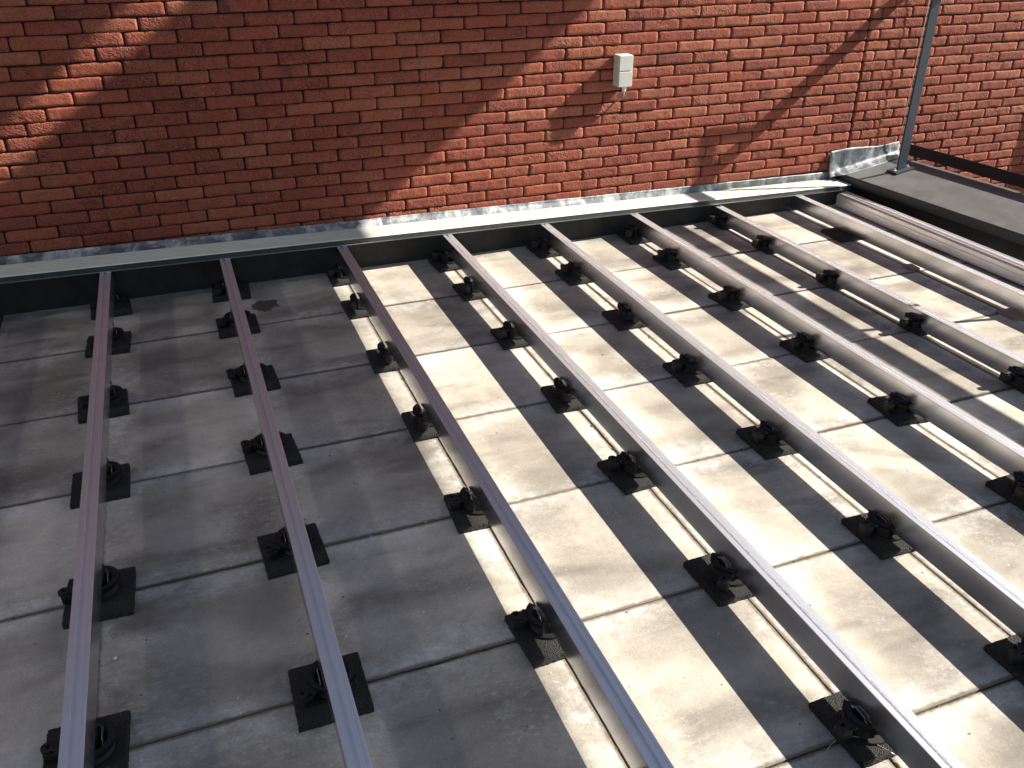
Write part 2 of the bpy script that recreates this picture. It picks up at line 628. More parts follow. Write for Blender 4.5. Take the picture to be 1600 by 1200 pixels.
# crumbs of soil and moss sitting in some joints
for _ in range(620):
    if random.random() < 0.62:
        kx = random.choice([2, 3, 3, 3, 4, 4, 4, 5, 5, 6, 7])
        x = kx * TX + random.gauss(-0.001, 0.003); y = random.uniform(-3.4, -0.1)
        y = round(y / 0.17) * 0.17 + random.gauss(0, 0.03)
    else:
        jr = random.randint(1, 6)
        y = -jr * TY + random.gauss(0, 0.003); x = random.uniform(-0.4, 4.3)
    s = random.uniform(.0015, .0045)
    bm = bmesh.new()
    bmesh.ops.create_icosphere(bm, subdivisions=1, radius=1)
    for v in bm.verts:
        v.co = Vector((x + v.co.x * s * random.uniform(.7, 1.5), y + v.co.y * s * random.uniform(.8, 2.2), -0.003 + v.co.z * s * 0.9))
    nv = len(bm.verts)
    fl.add_bm(bm, 1)
    tcol += [(0, 0, 0, 1)] * nv
floor = fl.build("paved_floor", [CONC, JOINT], fixn=False)
ca = floor.data.color_attributes.new("tile_rand", 'FLOAT_COLOR', 'POINT')
ca.data.foreach_set("color", np.array(tcol, dtype=np.float32).ravel())
struct(floor)

# the building the terrace sits on
sl = MB()
sl.box(NX0 * TX, 4.80, -NY * TY, 0.14, -3.2, -0.05)
tag(sl.build("building_base", BITU), "dark flat roofed building block carrying the paved roof terrace", "building")

# ------------------------------------------------------------------ brick wall
BL, BH = 0.2030, 0.0531
EXP_X = 4.437                  # movement joint
wall = thing("brick_wall", "tall red hand-moulded brick wall with thin dark mortar joints behind the terrace", "wall", (0, WY, 0))
bv, bf, bc = [], [], []


def brick(xa, xb, za, zb, hi):
    """front face of one hand-moulded brick, local y = 0 is the wall face, -y outwards"""
    global bv, bf, bc
    nu = max(3, int((xb - xa) / 0.0088)) if hi else 2
    nv = 8 if hi else 2
    w, h = xb - xa, zb - za
    rot = random.gauss(0, 0.006)
    pr = random.gauss(0, 0.0011)
    tilt = random.gauss(0, 0.008)
    seed = random.uniform(0, 500)
    rgh = random.random()
    b = len(bv)
    if not hi:
        d = 0.0
        pts = [(xa, 0.03, za), (xb, 0.03, za), (xb, 0.03, zb), (xa, 0.03, zb),
               (xa + .002, pr, za + .002), (xb - .002, pr, za + .002), (xb - .002, pr, zb - .002), (xa + .002, pr, zb - .002)]
        bv += pts
        bf += [[b + 4, b + 5, b + 6, b + 7], [b, b + 1, b + 5, b + 4], [b + 1, b + 2, b + 6, b + 5], [b + 2, b + 3, b + 7, b + 6], [b + 3, b, b + 4, b + 7]]
        bc += [(random.random(), random.random(), rgh, 1)] * 8
        return
    # parametric grid with an extra skirt ring that runs back into the wall
    us = np.concatenate([[0.0], np.linspace(0, 1, nu), [1.0]])
    vs = np.concatenate([[0.0], np.linspace(0, 1, nv), [1.0]])
    U, V = np.meshgrid(us, vs, indexing='ij')
    NU, NV = U.shape
    x = U.ravel() * w
    z = V.ravel() * h
    isk = np.zeros((NU, NV), bool)
    isk[0, :] = isk[-1, :] = True
    isk[:, 0] = isk[:, -1] = True
    isk = isk.ravel()
    ex = np.minimum(x, w - x); ez = np.minimum(z, h - z)
    # rounded corners and wavy outline
    P = np.column_stack([x * 28 + seed, z * 28, np.full(len(x), seed * 1.7)])
    n1 = vnoise(P, 1); n2 = vnoise(P * 2.3 + 9, 2); n3 = vnoise(P * 5.1 + 4, 4)
    PX = np.column_stack([x * 16 + seed, np.zeros(len(x)), np.full(len(x), seed)])
    topw = vnoise(PX, 7) * 0.0014 + vnoise(PX * 2.7, 8) * 0.0010
    botw = vnoise(PX + 33, 7) * 0.0013 + vnoise(PX * 2.7 + 21, 8) * 0.0008
    zz = z + (z / h) * topw + (1 - z / h) * botw
    sidew = vnoise(np.column_stack([np.full(len(z), seed + 5), z * 45, np.zeros(len(z))]), 3) * 0.0013
    xx = x + sidew * (1 - 2 * x / w)
    rc = 0.008
    cxn = np.clip(rc - ex, 0, None); czn = np.clip(rc - ez, 0, None)
    corner = (cxn > 0) & (czn > 0)
    dd = np.sqrt(cxn ** 2 + czn ** 2) + 1e-9
    sh = np.where(corner & (dd > 1e-6), np.maximum(cxn, czn) / dd, 1.0)
    xx = np.where(corner, np.where(x < w / 2, rc - cxn * sh, w - rc + cxn * sh) + (xx - x), xx)
    zz = np.where(corner, np.where(z < h / 2, rc - czn * sh, h - rc + czn * sh) + (zz - z), zz)
    edge = np.minimum(ex, ez)
    rnd = np.clip(1 - edge / 0.0036, 0, 1) ** 2 * 0.0026
    # folds from throwing the clot
    fa = random.uniform(-0.9, 0.9)
    ph = (x * math.cos(fa) + z * 1.6 * math.sin(fa)) * random.uniform(110, 190) + n1 * 4.2
    fold = np.abs(np.sin(ph)) ** 0.6
    amp = 0.0007 + 0.0036 * max(0, rgh - 0.3)
    y = pr + rnd + n1 * 0.0013 + n2 * 0.0010 + n3 * 0.0009 * (0.5 + rgh) - (fold - 0.6) * amp * np.clip(0.35 + n2 * 1.6, 0, 1) + tilt * (z - h / 2)
    y = np.where(isk, 0.03, y)
    xr = xx - w / 2; zr = zz - h / 2
    X = xa + w / 2 + xr - zr * rot
    Z = za + h / 2 + zr + xr * rot
    bv += list(zip(X.tolist(), y.tolist(), Z.tolist()))
    for i in range(NU - 1):
        for j in range(NV - 1):
            bf.append([b + i * NV + j, b + (i + 1) * NV + j, b + (i + 1) * NV + j + 1, b + i * NV + j + 1])
    bc += [(random.random(), random.random(), rgh, 1)] * len(X)


Z0W, Z1W = -0.9, 2.25
row0 = int(round((1.118 - Z0W) / BH))
nrows = int((Z1W - Z0W) / BH)
for r in range(nrows):
    zb_ = 1.118 + (r - row0) * BH
    even = (r - row0) % 2 == 0
    zj = random.gauss(0, 0.0009)
    # left part, counted back from the movement joint, right part counted on from it
    ph = 0.142 if even else 0.142 + 0.0935
    ph += random.gauss(0, 0.012)
    xs = [EXP_X]
    first = ph + math.floor((EXP_X - 0.05 - ph) / BL) * BL
    x = first
    while x > -3.2:
        xs.append(x)
        x -= BL + random.gauss(0, 0.0022)
    xs = xs[::-1]
    ph2 = EXP_X + (0.155 if even else 0.075) + random.gauss(0, 0.006)
    xs2 = [EXP_X]
    x = ph2
    while x < 8.4:
        xs2.append(x)
        x += BL + random.gauss(0, 0.0022)
    for lst, isr in ((xs, 0), (xs2, 1)):
        for a_, b_ in zip(lst[:-1], lst[1:]):
            hj = random.uniform(0.0022, 0.0042)
            ga = hj if not (isr and a_ == EXP_X) else 0.006
            gb = hj if not (not isr and b_ == EXP_X) else 0.006
            zl, zh = zb_ + zj + random.uniform(.0022, .0034), zb_ + BH + zj - random.uniform(.0020, .0034)
            hi = (-1.6 < b_ and zb_ < 1.70) if not isr else (-0.7 < zb_ < 1.70)
            if not isr and zb_ < 0.12:
                hi = False
            brick(a_ + ga, b_ - gb, zl, zh, hi)
me = bpy.data.meshes.new("bricks")
me.from_pydata(bv, [], bf)
me.materials.append(BRICK)
me.polygons.foreach_set("use_smooth", [True] * len(me.polygons))
me.update()
bo = bpy.data.objects.new("bricks", me); col.objects.link(bo); bo.parent = wall
ca = me.color_attributes.new("brick_rand", 'FLOAT_COLOR', 'POINT')
ca.data.foreach_set("color", np.array(bc, dtype=np.float32).ravel())
mo = MB()
mo.box(-3.2, EXP_X - 0.006, 0.0105, 0.30, -3.2, Z1W)
mo.box(EXP_X + 0.006, 8.4, 0.0105, 0.30, -3.2, Z1W)
mo.box(EXP_X - 0.006, EXP_X + 0.006, 0.022, 0.30, -3.2, Z1W)
mo.build("mortar", MORT, wall)
m_ = MB()
m_.box(-3.2, 8.4, -0.025, 0.32, Z1W + 0.006, Z1W + 0.056, 0.004)
m_.build("coping", COPE, wall)

# ------------------------------------------------------------------ edge detail along the wall
up = MB()
n = 60
pts = []
for i in range(n):
    x = -2.6 + 6.98 * i / (n - 1)
    for z in (0.0, rail_top(x) * 0.5, rail_top(x) - 0.004):
        w = vnoise(np.array([[x * 7, z * 20, 1.0]]), 6)[0] * 0.003
        pts.append((x, -0.026 + w, z))
up.quadgrid(pts, n, 3)
pts = []
for i in range(n):
    x = -2.6 + 6.98 * i / (n - 1)
    pts += [(x, -0.026, rail_top(x) - 0.004), (x, 0.088, rail_top(x) - 0.004)]
up.quadgrid(pts, n, 2)
tag(up.build("roof_upstand", BITU, smooth=180), "black bitumen upstand running along the foot of the brick wall under the grooved board", "upstand")


def byf(x): return -0.127 + 0.017 * x
def byb(x): return 0.016 + 0.017 * x


eb = thing("edge_board", "long grey-green grooved composite board lying along the foot of the brick wall", "board", (1.5, -0.04, rail_top(1.5)))
BX0, BX1 = -2.4, 4.385
prof = []
W_ = 0.143
ng = 6
prof.append((0.0, 0.0)); prof.append((0.0, 0.021)); prof.append((0.003, 0.0245))
for q in range(ng):
    a = 0.008 + q * (W_ - 0.016) / ng
    d = (W_ - 0.016) / ng
    prof += [(a, 0.0245), (a + d * 0.56, 0.0245), (a + d * 0.62, 0.0195), (a + d * 0.94, 0.0195)]
prof += [(W_ - 0.008, 0.0245), (W_ - 0.002, 0.0245), (W_, 0.022), (W_, 0.0)]
m_ = MB()
k = len(prof)
for x in (BX0, BX1):
    for (a, z) in prof:
        m_.v.append((x - 1.5, byf(x) + a + 0.04, rail_top(x) + 0.0035 + z - rail_top(1.5)))
for j in range(k):
    j2 = (j + 1) % k
    m_.f.append([j, j2, k + j2, k + j]); m_.m.append(1 if j == 0 or (prof[j][1] < 0.0199 and prof[j2][1] < 0.0199 and j < k - 1) else 0)
m_.f.append(list(range(k))[::-1]); m_.m.append(1)
m_.f.append([k + j for j in range(k)]); m_.m.append(1)
m_.build("grooved_plank", [BOARD, BEDGE], eb)
m_ = MB()
for x in (BX0, BX1):
    for (a, z) in ((-0.0045, -0.0005), (-0.0045, 0.0022), (0.135, 0.0022), (0.135, 0.0), (0.0, 0.0), (0.0, -0.0005)):
        m_.v.append((x - 1.5, byf(x) + a + 0.04, rail_top(x) + 0.0008 + z * (0.55 if z < 0 else 1) - rail_top(1.5)))
for j in range(6):
    j2 = (j + 1) % 6
    m_.f.append([j, j2, 6 + j2, 6 + j]); m_.m.append(0)
m_.f.append(list(range(6))[::-1]); m_.m.append(0)
m_.f.append([6 + j for j in range(6)]); m_.m.append(0)
m_.build("aluminium_trim", ALU_B, eb)

# lead flashing pieces between board and bricks
cuts = [-1.5, 0.845, 1.72, 3.515, 4.335]
names = ["leftmost streaky grey lead flashing strip in shade behind the grooved board",
         "short mottled lead flashing strip in shade, second piece from the left",
         "long white-bloomed lead flashing strip in sun below the white switch box",
         "bright lead flashing strip at the right end of the grooved board beside the parapet"]
for q in range(4):
    xa, xb = cuts[q], cuts[q + 1] + (0.012 if q < 3 else 0)
    m_ = MB()
    nu = max(12, int((xb - xa) / 0.02)); nv = 9
    pts = []
    lift = 0.0012 * (q % 2)
    for i in range(nu):
        x = xa + (xb - xa) * i / (nu - 1)
        for j in range(nv):
            t = j / (nv - 1)
            y = byb(x) + 0.0015 + (WY - 0.006 - byb(x) - 0.0015) * min(1, max(0, t - 0.2) * 1.6)
            z = rail_top(x) + 0.012 + (0.0295 + 0.0065 * x) * (t ** 1.1)
            nn = vnoise(np.array([[x * 9, t * 3, q * 5.0], [x * 30, t * 7, q * 3.0]]), 12)
            wob = (nn[0] * 0.003 + nn[1] * 0.0012) * (1.0 if j < nv - 2 else 0.35)
            pts.append((x, y - (abs(wob) * 0.8 + lift) * (1 if j > 2 else 0), z + wob * (0.5 if j > 2 else 0.0) + (nn[1] * 0.001 if j == nv - 1 else 0)))
    m_.quadgrid(pts, nu, nv)
    o = m_.build("lead_flashing", LEAD, smooth=180)
    md = o.modifiers.new("thickness", 'SOLIDIFY'); md.thickness = 0.0022; md.offset = 1
    tag(o, names[q], "flashing", "lead flashing pieces along the wall")

# ------------------------------------------------------------------ aluminium rails
RX = {0: 0.006, 1: 0.513, 2: 0.991, 3: 1.501, 4: 2.003, 5: 2.505, 6: 3.003, 7: 3.516, 8: 4.029}     # at the wall end
RS = {0: 0.003, 1: 0.0033, 2: 0.0018, 3: 0.0025, 4: 0.0032, 5: 0.0075, 6: -0.0010, 7: -0.0070, 8: -0.0012}   # slight skew of each rail


def rail_x(k, y):
    return RX[k] + RS[k] * (y + 0.1)

RZ = {0: 0.1780, 1: 0.1680, 2: 0.1575, 3: 0.1460, 4: 0.1350, 5: 0.1240, 6: 0.1150, 7: 0.0928, 8: 0.0928}
RH = 0.073


def rail_profile(wd=0.043):
    h = wd / 2
    return [(-h, 0), (h, 0),
            (h, RH - 0.0009), (h - 0.0009, RH), (0.0146, RH), (0.0143, RH - 0.0012), (0.0135, RH - 0.0012), (0.0132, RH),
            (0.0022, RH), (0.0019, RH - 0.006), (-0.0073, RH - 0.006), (-0.0076, RH), (-h + 0.0009, RH), (-h, RH - 0.0009),
            ]


ORD = ["first", "second", "third", "fourth", "fifth", "sixth", "seventh", "eighth"]
rail_labels = {
    0: "aluminium rail lying just outside the left photo edge, casting a faint shadow beside it",
    1: "leftmost aluminium rail, dull mauve and wholly in shade at the left of the terrace",
    2: "second aluminium rail from the left, mauve top with two flat strips, wholly in shade",
    3: "third aluminium rail from the left, standing where the shade meets the sunlit slabs",
    4: "fourth aluminium rail from the left, first one with its whole top in bright sun",
    5: "fifth aluminium rail from the left, leaving the photo low on the right edge",
    6: "sixth aluminium rail from the left, just before the soft edged shadow strip",
    7: "seventh aluminium rail from the left, its black pedestals showing almost no pads",
    8: "eighth aluminium rail from the left, low on flat pads without any pedestals"}
rmesh = None
for kx in (1, 2, 3, 4, 5, 6, 7, 8, 0):
    y0, y1 = -5.6, byf(RX[kx]) + 0.06
    if rmesh is None:
        m_ = MB()
        m_.prism(rail_profile(), y0, 0.0)
        ro = m_.build("aluminium_rail", [ALU, ALU_T])
        rmesh = ro.data
        for pl in rmesh.polygons:
            if pl.center.z > RH - 0.008 and abs(pl.normal.y) < 0.5:
                pl.material_index = 1
    else:
        ro = ro.copy(); col.objects.link(ro)
    ro.location = (rail_x(kx, y1), y1, RZ[kx] - RH)
    ro.rotation_euler = (0, 0, -math.atan(RS[kx]))
    tag(ro, rail_labels[kx], "rail", "aluminium deck rails across the terrace")
# ridged border rail against the parapet
m_ = MB()
zt = 0.082
m_.prism([(-0.036, 0.012), (0.030, 0.012), (0.030, zt + 0.004), (0.022, zt + 0.004), (0.020, zt - 0.006), (0.012, zt - 0.006), (0.010, zt),
          (0.001, zt), (-0.001, zt - 0.006), (-0.009, zt - 0.006), (-0.011, zt - 0.003), (-0.019, zt - 0.003), (-0.021, zt - 0.012),
          (-0.028, zt - 0.012), (-0.028, 0.050), (-0.031, 0.048), (-0.031, 0.044), (-0.028, 0.042), (-0.028, 0.016), (-0.036, 0.0155)], -5.7, -0.06)
o = m_.build("border_rail", ALU_T, loc=(4.318, 0, 0))
tag(o, "ridged dull aluminium border rail lying along the foot of the right hand parapet", "rail")

# ------------------------------------------------------------------ pads, pedestals
PADT = 0.0190


def in_view(x, y, z, mg=110):
    d = Vector((x, y, z)) - Vector(M.translation)
    zc = d.dot(fw)
    if zc < 0.2:
        return False
    px = 800 + 1381 * d.dot(rr) / zc
    py = 600 - 1381 * d.dot(uu) / zc
    return -mg < px < 1600 + mg and -mg < py < 1200 + mg


def pad_mesh(sx, sy, th, seed):
    """granulate slab with crumbly edges"""
    m = MB()
    n = 30
    per = []
    for t in range(n): per.append((-sx / 2 + sx * t / n, -sy / 2))
    for t in range(n): per.append((sx / 2, -sy / 2 + sy * t / n))
    for t in range(n): per.append((sx / 2 - sx * t / n, sy / 2))
    for t in range(n): per.append((-sx / 2, sy / 2 - sy * t / n))
    N = len(per)
    for kk, (z, ins) in enumerate(((0.0, 0.0005), (th * 0.35, -0.0006), (th * 0.75, 0.0), (th, 0.0022))):
        P = np.array([(a * 190, b * 190, seed + kk * 1.9) for a, b in per])
        q = vnoise(P, 21) * 0.0014
        for (a, b), nn in zip(per, q):
            fx = 1 - 2 * (ins + nn) / sx
            fy = 1 - 2 * (ins + nn) / sy
            m.v.append((a * fx, b * fy, z + (nn * 0.4 if kk == 3 else 0)))
    for kk in range(3):
        for s in range(N):
            s2 = (s + 1) % N
            m.f.append([kk * N + s, kk * N + s2, (kk + 1) * N + s2, (kk + 1) * N + s]); m.m.append(0)
    # top: inner ring and centre, slightly dished
    P = [(a * 0.9, b * 0.9, th + random.uniform(-.0003, .0004)) for a, b in per]
    b0 = len(m.v)
    m.v += P
    for s in range(N):
        s2 = (s + 1) % N
        m.f.append([3 * N + s, 3 * N + s2, b0 + s2, b0 + s]); m.m.append(0)
    m.f.append([b0 + s for s in range(N)]); m.m.append(0)
    m.f.append([s for s in range(N)][::-1]); m.m.append(0)
    return m


pad_protos = [pad_mesh(0.158, 0.166, PADT, s).build("rubber_pad", RUB, fixn=True) for s in (3.0, 47.0, 91.0)]
pad_small = pad_mesh(0.098, 0.112, PADT, 17.0).build("rubber_pad", RUB)
pad_used = [False] * 3
small_used = False


def ped_parts(ztop, slot, zseat):
    """meshes of one pedestal, base at z = 0 on the pad; returns dict name -> MB"""
    parts = {}
    b = MB()
    b.lathe([(0.0, 0.0), (0.0495, 0.0), (0.0495, 0.003), (0.0485, 0.006), (0.0, 0.006)], 40)
    parts["base_plate"] = b
    TEETH = 78

    def rf(r, z, i):
        r = r * 0.88
        return r + (0.0030 if (i % 2 == 0) else 0.0) if r > 0.0489 else r
    th_ = []
    for q in (0.30, 0.55, 0.8):                     # thread ridges
        z0_ = 0.004 + (ztop - 0.024) * q
        th_ += [(0.0500, z0_), (0.0516, z0_ + 0.0012), (0.0500, z0_ + 0.0024)]
    prof_ = [(0.0385, 0.004), (0.0500, 0.004)] + th_ + [(0.0500, ztop - 0.016), (0.0535, ztop - 0.013), (0.0560, ztop - 0.011), (0.0560, ztop - 0.001),
             (0.0530, ztop), (0.0440, ztop), (0.0410, ztop - 0.005), (0.0385, ztop - 0.007)]
    rg = MB()
    if slot:
        th = math.acos(0.0275 / 0.046)
        rg.lathe(prof_, 54, -th, th, rfun=rf)
        rg2 = MB()
        rg2.lathe(prof_, 54, math.pi - th, math.pi + th, rfun=rf)
        parts["toothed_ring_half"] = rg
        parts["toothed_ring_half#"] = rg2
    else:
        rg.lathe(prof_, TEETH * 2, rfun=rf)
        parts["toothed_ring"] = rg
    lg = MB()
    zl = ztop - 0.010
    SH = Matrix.Translation((0.0062, 0, 0))
    T = Matrix.Translation((-0.075, 0, zl))
    lg.lathe([(0.0045, 0), (0.0135, 0), (0.0135, 0.007), (0.0115, 0.0078), (0.0045, 0.0078)], 24, M4=T)
    lg.box(-0.072, -0.0505, -0.0105, 0.0105, zl + 0.0004, zl + 0.0066, 0.0015, M4=SH)
    lg.box(-0.066, -0.0505, -0.0185, 0.0185, zl - 0.0005, zl + 0.0058, 0.0015, M4=SH)
    if ztop > 0.03:
        lg.box(-0.091, -0.062, -0.014, 0.014, 0.0065, zl + 0.0002, 0.003, M4=SH)
        lg.box(-0.0685, -0.0505, -0.003, 0.003, 0.006, zl - 0.0008, 0.001, M4=SH)
    parts["lug"] = lg
    for nm, x0_, w_, e_ in (("metal_clip", -0.0262, 0.018, 0.034), ("metal_clip#", 0.0262, 0.014, 0.034)):
        cl = MB()
        zc_ = ztop - 0.006
        zu_ = ztop + 0.004
        e_ = 0.028
        pr = [(-e_, zc_ - .002), (-w_, zc_ - .003), (-w_, ztop - .024), (w_, ztop - .024), (w_, zc_ - .003), (e_, zc_ - .002),
              (e_, zc_ + .002), (w_, zc_ + .003), (w_ - .003, zu_), (-w_ + .003, zu_), (-w_, zc_ + .003), (-e_, zc_ + .002)]
        cl.prism(pr, x0_ - 0.0007, x0_ + 0.0007, ax='x')
        parts[nm] = cl
    if not slot:
        hd = MB()
        hd.lathe([(0.006, 0.004), (0.019, 0.004), (0.019, zseat - 0.008), (0.024, zseat - 0.005), (0.024, zseat), (0.006, zseat)], 28)
        parts["support_head"] = hd
    return parts


ped_cache = {}
ROWN = ["nearest the wall", "second from the wall", "third from the wall", "fourth from the wall", "fifth from the wall",
        "sixth from the wall", "seventh from the wall"]
RAILN = {0: "rail outside the left photo edge", 1: "leftmost rail", 2: "second rail", 3: "third rail", 4: "fourth rail", 5: "fifth rail", 6: "sixth rail", 7: "seventh rail", 8: "eighth rail"}
MATS = {"toothed_ring_half": BLK, "base_plate": BLK, "toothed_ring": BLK, "lug": BLK, "metal_clip": STEEL, "support_head": BLK}
for kx in range(0, 9):
    for r in range(0, 8 if kx else 6):
        y = -0.135 if r == 0 else -r * TY + 0.0
        if kx == 8 and r != 1:
            continue
        x = rail_x(kx, y)
        if kx and not in_view(x, y, 0.03, 130 if kx < 5 else 90):
            continue
        jx, jy = random.gauss(0, 0.005), random.gauss(0, 0.007)
        if kx == 8:
            x, y = 4.005, -0.487
        # pad
        if kx == 7:
            po = pad_small if not small_used else pad_small.copy()
            if small_used: col.objects.link(po)
            small_used = True
            po.location = (x + 0.012, y + jy, 0.0004)
        else:
            q = random.randrange(3)
            po = pad_protos[q]
            if pad_used[q]:
                po = po.copy(); col.objects.link(po)
            pad_used[q] = True
            po.location = (x + jx - (0.010 if kx == 1 else 0.0), y + jy, 0.0004)
        po.rotation_euler = (0, 0, random.gauss(0, 0.035) + (math.pi if random.random() < .5 else 0))
        if kx == 8:
            tag(po, "flat black rubber pad without a pedestal, under the eighth rail near the parapet", "rubber pad", "rubber pads under the rails")
            continue
        size = "small" if kx == 7 else "square"
        tag(po, "%s black rubber pad under the %s%s, %s" % (size, RAILN[kx], "" if kx < 2 else " from the left", ROWN[r]),
            "rubber pad", "rubber pads under the rails")
        # pedestal
        zbot = RZ[kx] - RH
        slot = kx >= 3

        ztop = {0: 0.041, 1: 0.041, 2: 0.039, 3: 0.044, 4: 0.047, 5: 0.047, 6: 0.047, 7: 0.046}[kx]
        rot = 0.0
        if kx not in ped_cache:
            ped_cache[kx] = {n_: p_ for n_, p_ in ped_parts(ztop, slot, zbot - PADT - 0.001).items()}
            built = {}
        root = thing("pedestal", "black toothed pedestal under the %s%s, %s" %
                     (RAILN[kx], "" if kx < 2 else " from the left", ROWN[r]), "pedestal",
                     (rail_x(kx, y), y, PADT + 0.0006), -math.atan(RS[kx]), "adjustable pedestals under the rails")
        lugrot = random.gauss(0.10, 0.30)
        if (kx, r) in ((4, 3), (3, 2), (5, 2)):
            lugrot += 1.0
        for n_, p_ in ped_cache[kx].items():
            if isinstance(p_, MB):
                ob = p_.build(n_.rstrip('#'), MATS[n_.rstrip('#')], root, smooth=32)
                ped_cache[kx][n_] = ob
            else:
                ob = p_.copy(); col.objects.link(ob); ob.parent = root
            if n_ == "lug":
                ob.rotation_euler = (0, 0, lugrot)
            elif n_ == "base_plate":
                ob.rotation_euler = (0, 0, random.uniform(0, 1))

# flat tan packing shims beneath the eighth rail
for (x, y, sx, sy, lb) in ((4.00, -0.965, 0.05, 0.06, "small pale shim plate under the eighth rail, farther from the camera"),
                           (4.00, -1.545, 0.085, 0.10, "larger brown shim plate under the eighth rail, nearer the right photo edge")):
    m_ = MB()
    m_.box(-sx / 2, sx / 2, -sy / 2, sy / 2, 0, 0.0095, 0.0012)
    o = m_.build("shim_plate", TAN, loc=(x, y, 0.0006))
    o.rotation_euler = (0, 0, random.uniform(-.1, .1))
    tag(o, lb, "shim", "packing shims under the eighth rail")

# ------------------------------------------------------------------ parapet at the right
PA = Vector((4.388, 0.055)); PB = Vector((4.478, -1.115))


def pxi(y):                                     # inner edge of the coping
    return PA.x + (PB.x - PA.x) * (y - PA.y) / (PB.y - PA.y)


ZI, ZO, XW = 0.150, 0.214, 0.392               # inner height, outer height, width of coping
par = thing("parapet", "low parapet with sloping grey zinc coping at the right edge of the terrace", "parapet", (4.6, -2.5, 0))
ys = (0.060, -5.8)


def strip(prof_fn, mat, name, parent, off=(0, 0, 0)):
    m = MB()
    k = None
    for y in ys:
        pr = prof_fn(y)
        k = len(pr)
        for (x, z) in pr:
            m.v.append((x - off[0], y - off[1], z - off[2]))
    for j in range(k):
        j2 = (j + 1) % k
        m.f.append([j, j2, k + j2, k + j]); m.m.append(0)
    m.f.append(list(range(k))[::-1]); m.m.append(0)
    m.f.append([k + j for j in range(k)]); m.m.append(0)
    return m.build(name, mat, parent)


OFF = (4.6, -2.5, 0)
strip(lambda y: [(pxi(y) + 0.025, -0.04), (pxi(y) + 0.025, ZI - 0.012), (pxi(y) + XW - 0.02, ZO - 0.012), (pxi(y) + XW - 0.02, -0.04)], BITU, "wall_core", par, OFF)
strip(lambda y: [(pxi(y) + 0.004, ZI - 0.0035), (pxi(y) + 0.006, ZI), (pxi(y) + XW, ZO), (pxi(y) + XW, ZO - 0.011), (pxi(y) + 0.03, ZI - 0.011)], COPE, "coping", par, OFF)
strip(lambda y: [(pxi(y), ZI - 0.046), (pxi(y), ZI - 0.004), (pxi(y) + 0.0035, ZI - 0.0008), (pxi(y) + 0.0055, ZI - 0.0045), (pxi(y) + 0.024, ZI - 0.0125), (pxi(y) + 0.024, ZI - 0.046)], COPED, "coping_fascia", par, OFF)
# dark strip along the outer edge, held a little above the coping
m_ = MB()
ny = 120
pts = []
for i in range(ny):
    y = 0.050 - 5.8 * i / (ny - 1)
    wv = vnoise(np.array([[y * 60, 0, 3.0]]), 31)[0] * 0.0025
    x = pxi(y) + XW + 0.008
    pts += [(x, y, ZO + 0.019 + wv), (x + 0.012, y, ZO + 0.078)]
m_.quadgrid(pts, ny, 2)
o = m_.build("edge_strip", STRIP, par)
o.location = (-4.6, 2.5, 0)
md = o.modifiers.new("thickness", 'SOLIDIFY'); md.thickness = 0.004
m_ = MB()
for q in range(8):
    y = -0.05 - q * 0.72
    m_.box(pxi(y) + XW + 0.020, pxi(y) + XW + 0.030, y - 0.01, y + 0.01, ZO - 0.06, ZO + 0.06)
o = m_.build("strip_bracket", STRIP, par); o.location = (-4.6, 2.5, 0)

# lead dressed from the wall on to the coping end
m_ = MB()
nu, nv = 46, 16
pts = []
for i in range(nu):
    t = i / (nu - 1)
    x = 4.318 + t * (4.80 - 4.318)
    zc = ZI + (ZO - ZI) * np.clip((x - 4.388) / XW, -0.18, 1)
    top = 0.275 + 0.012 * t + 0.004 * math.sin(7 * t)
    for j in range(nv):
        s = j / (nv - 1)
        if s < 0.55:
            a = s / 0.55
            y = WY - 0.007 - 0.006 * a
            z = top + (zc + 0.022 - top) * a
        else:
            a = (s - 0.55) / 0.45
            y = WY - 0.013 - 0.055 * a
            z = zc + 0.022 - 0.020 * math.sin(a * math.pi / 2)
            if x < 4.37:
                y = WY - 0.013 - 0.02 * a
                z = zc + 0.022 - 0.03 * a
        nn = vnoise(np.array([[x * 14, s * 4, 7.0], [x * 40, s * 10, 2.0]]), 15)
        pts.append((x, y - abs(nn[0]) * 0.0035 - 0.001, z + nn[0] * 0.0018 + nn[1] * 0.0006))
m_.quadgrid(pts, nu, nv)
o = m_.build("lead_flashing", LEAD, smooth=180)
md = o.modifiers.new("thickness", 'SOLIDIFY'); md.thickness = 0.0022; md.offset = 1
tag(o, "tall crumpled bright lead flashing dressed up the bricks at the parapet end", "flashing", "lead flashing pieces along the wall")

# ------------------------------------------------------------------ railing on the parapet
PXR = 4.640
rl = thing("railing", "blue-grey metal railing with flat slim post bolted to the parapet coping", "railing", (PXR, -0.13, 0.19))


def copz(x, y):
    return ZI + (ZO - ZI) * (x - pxi(y)) / XW


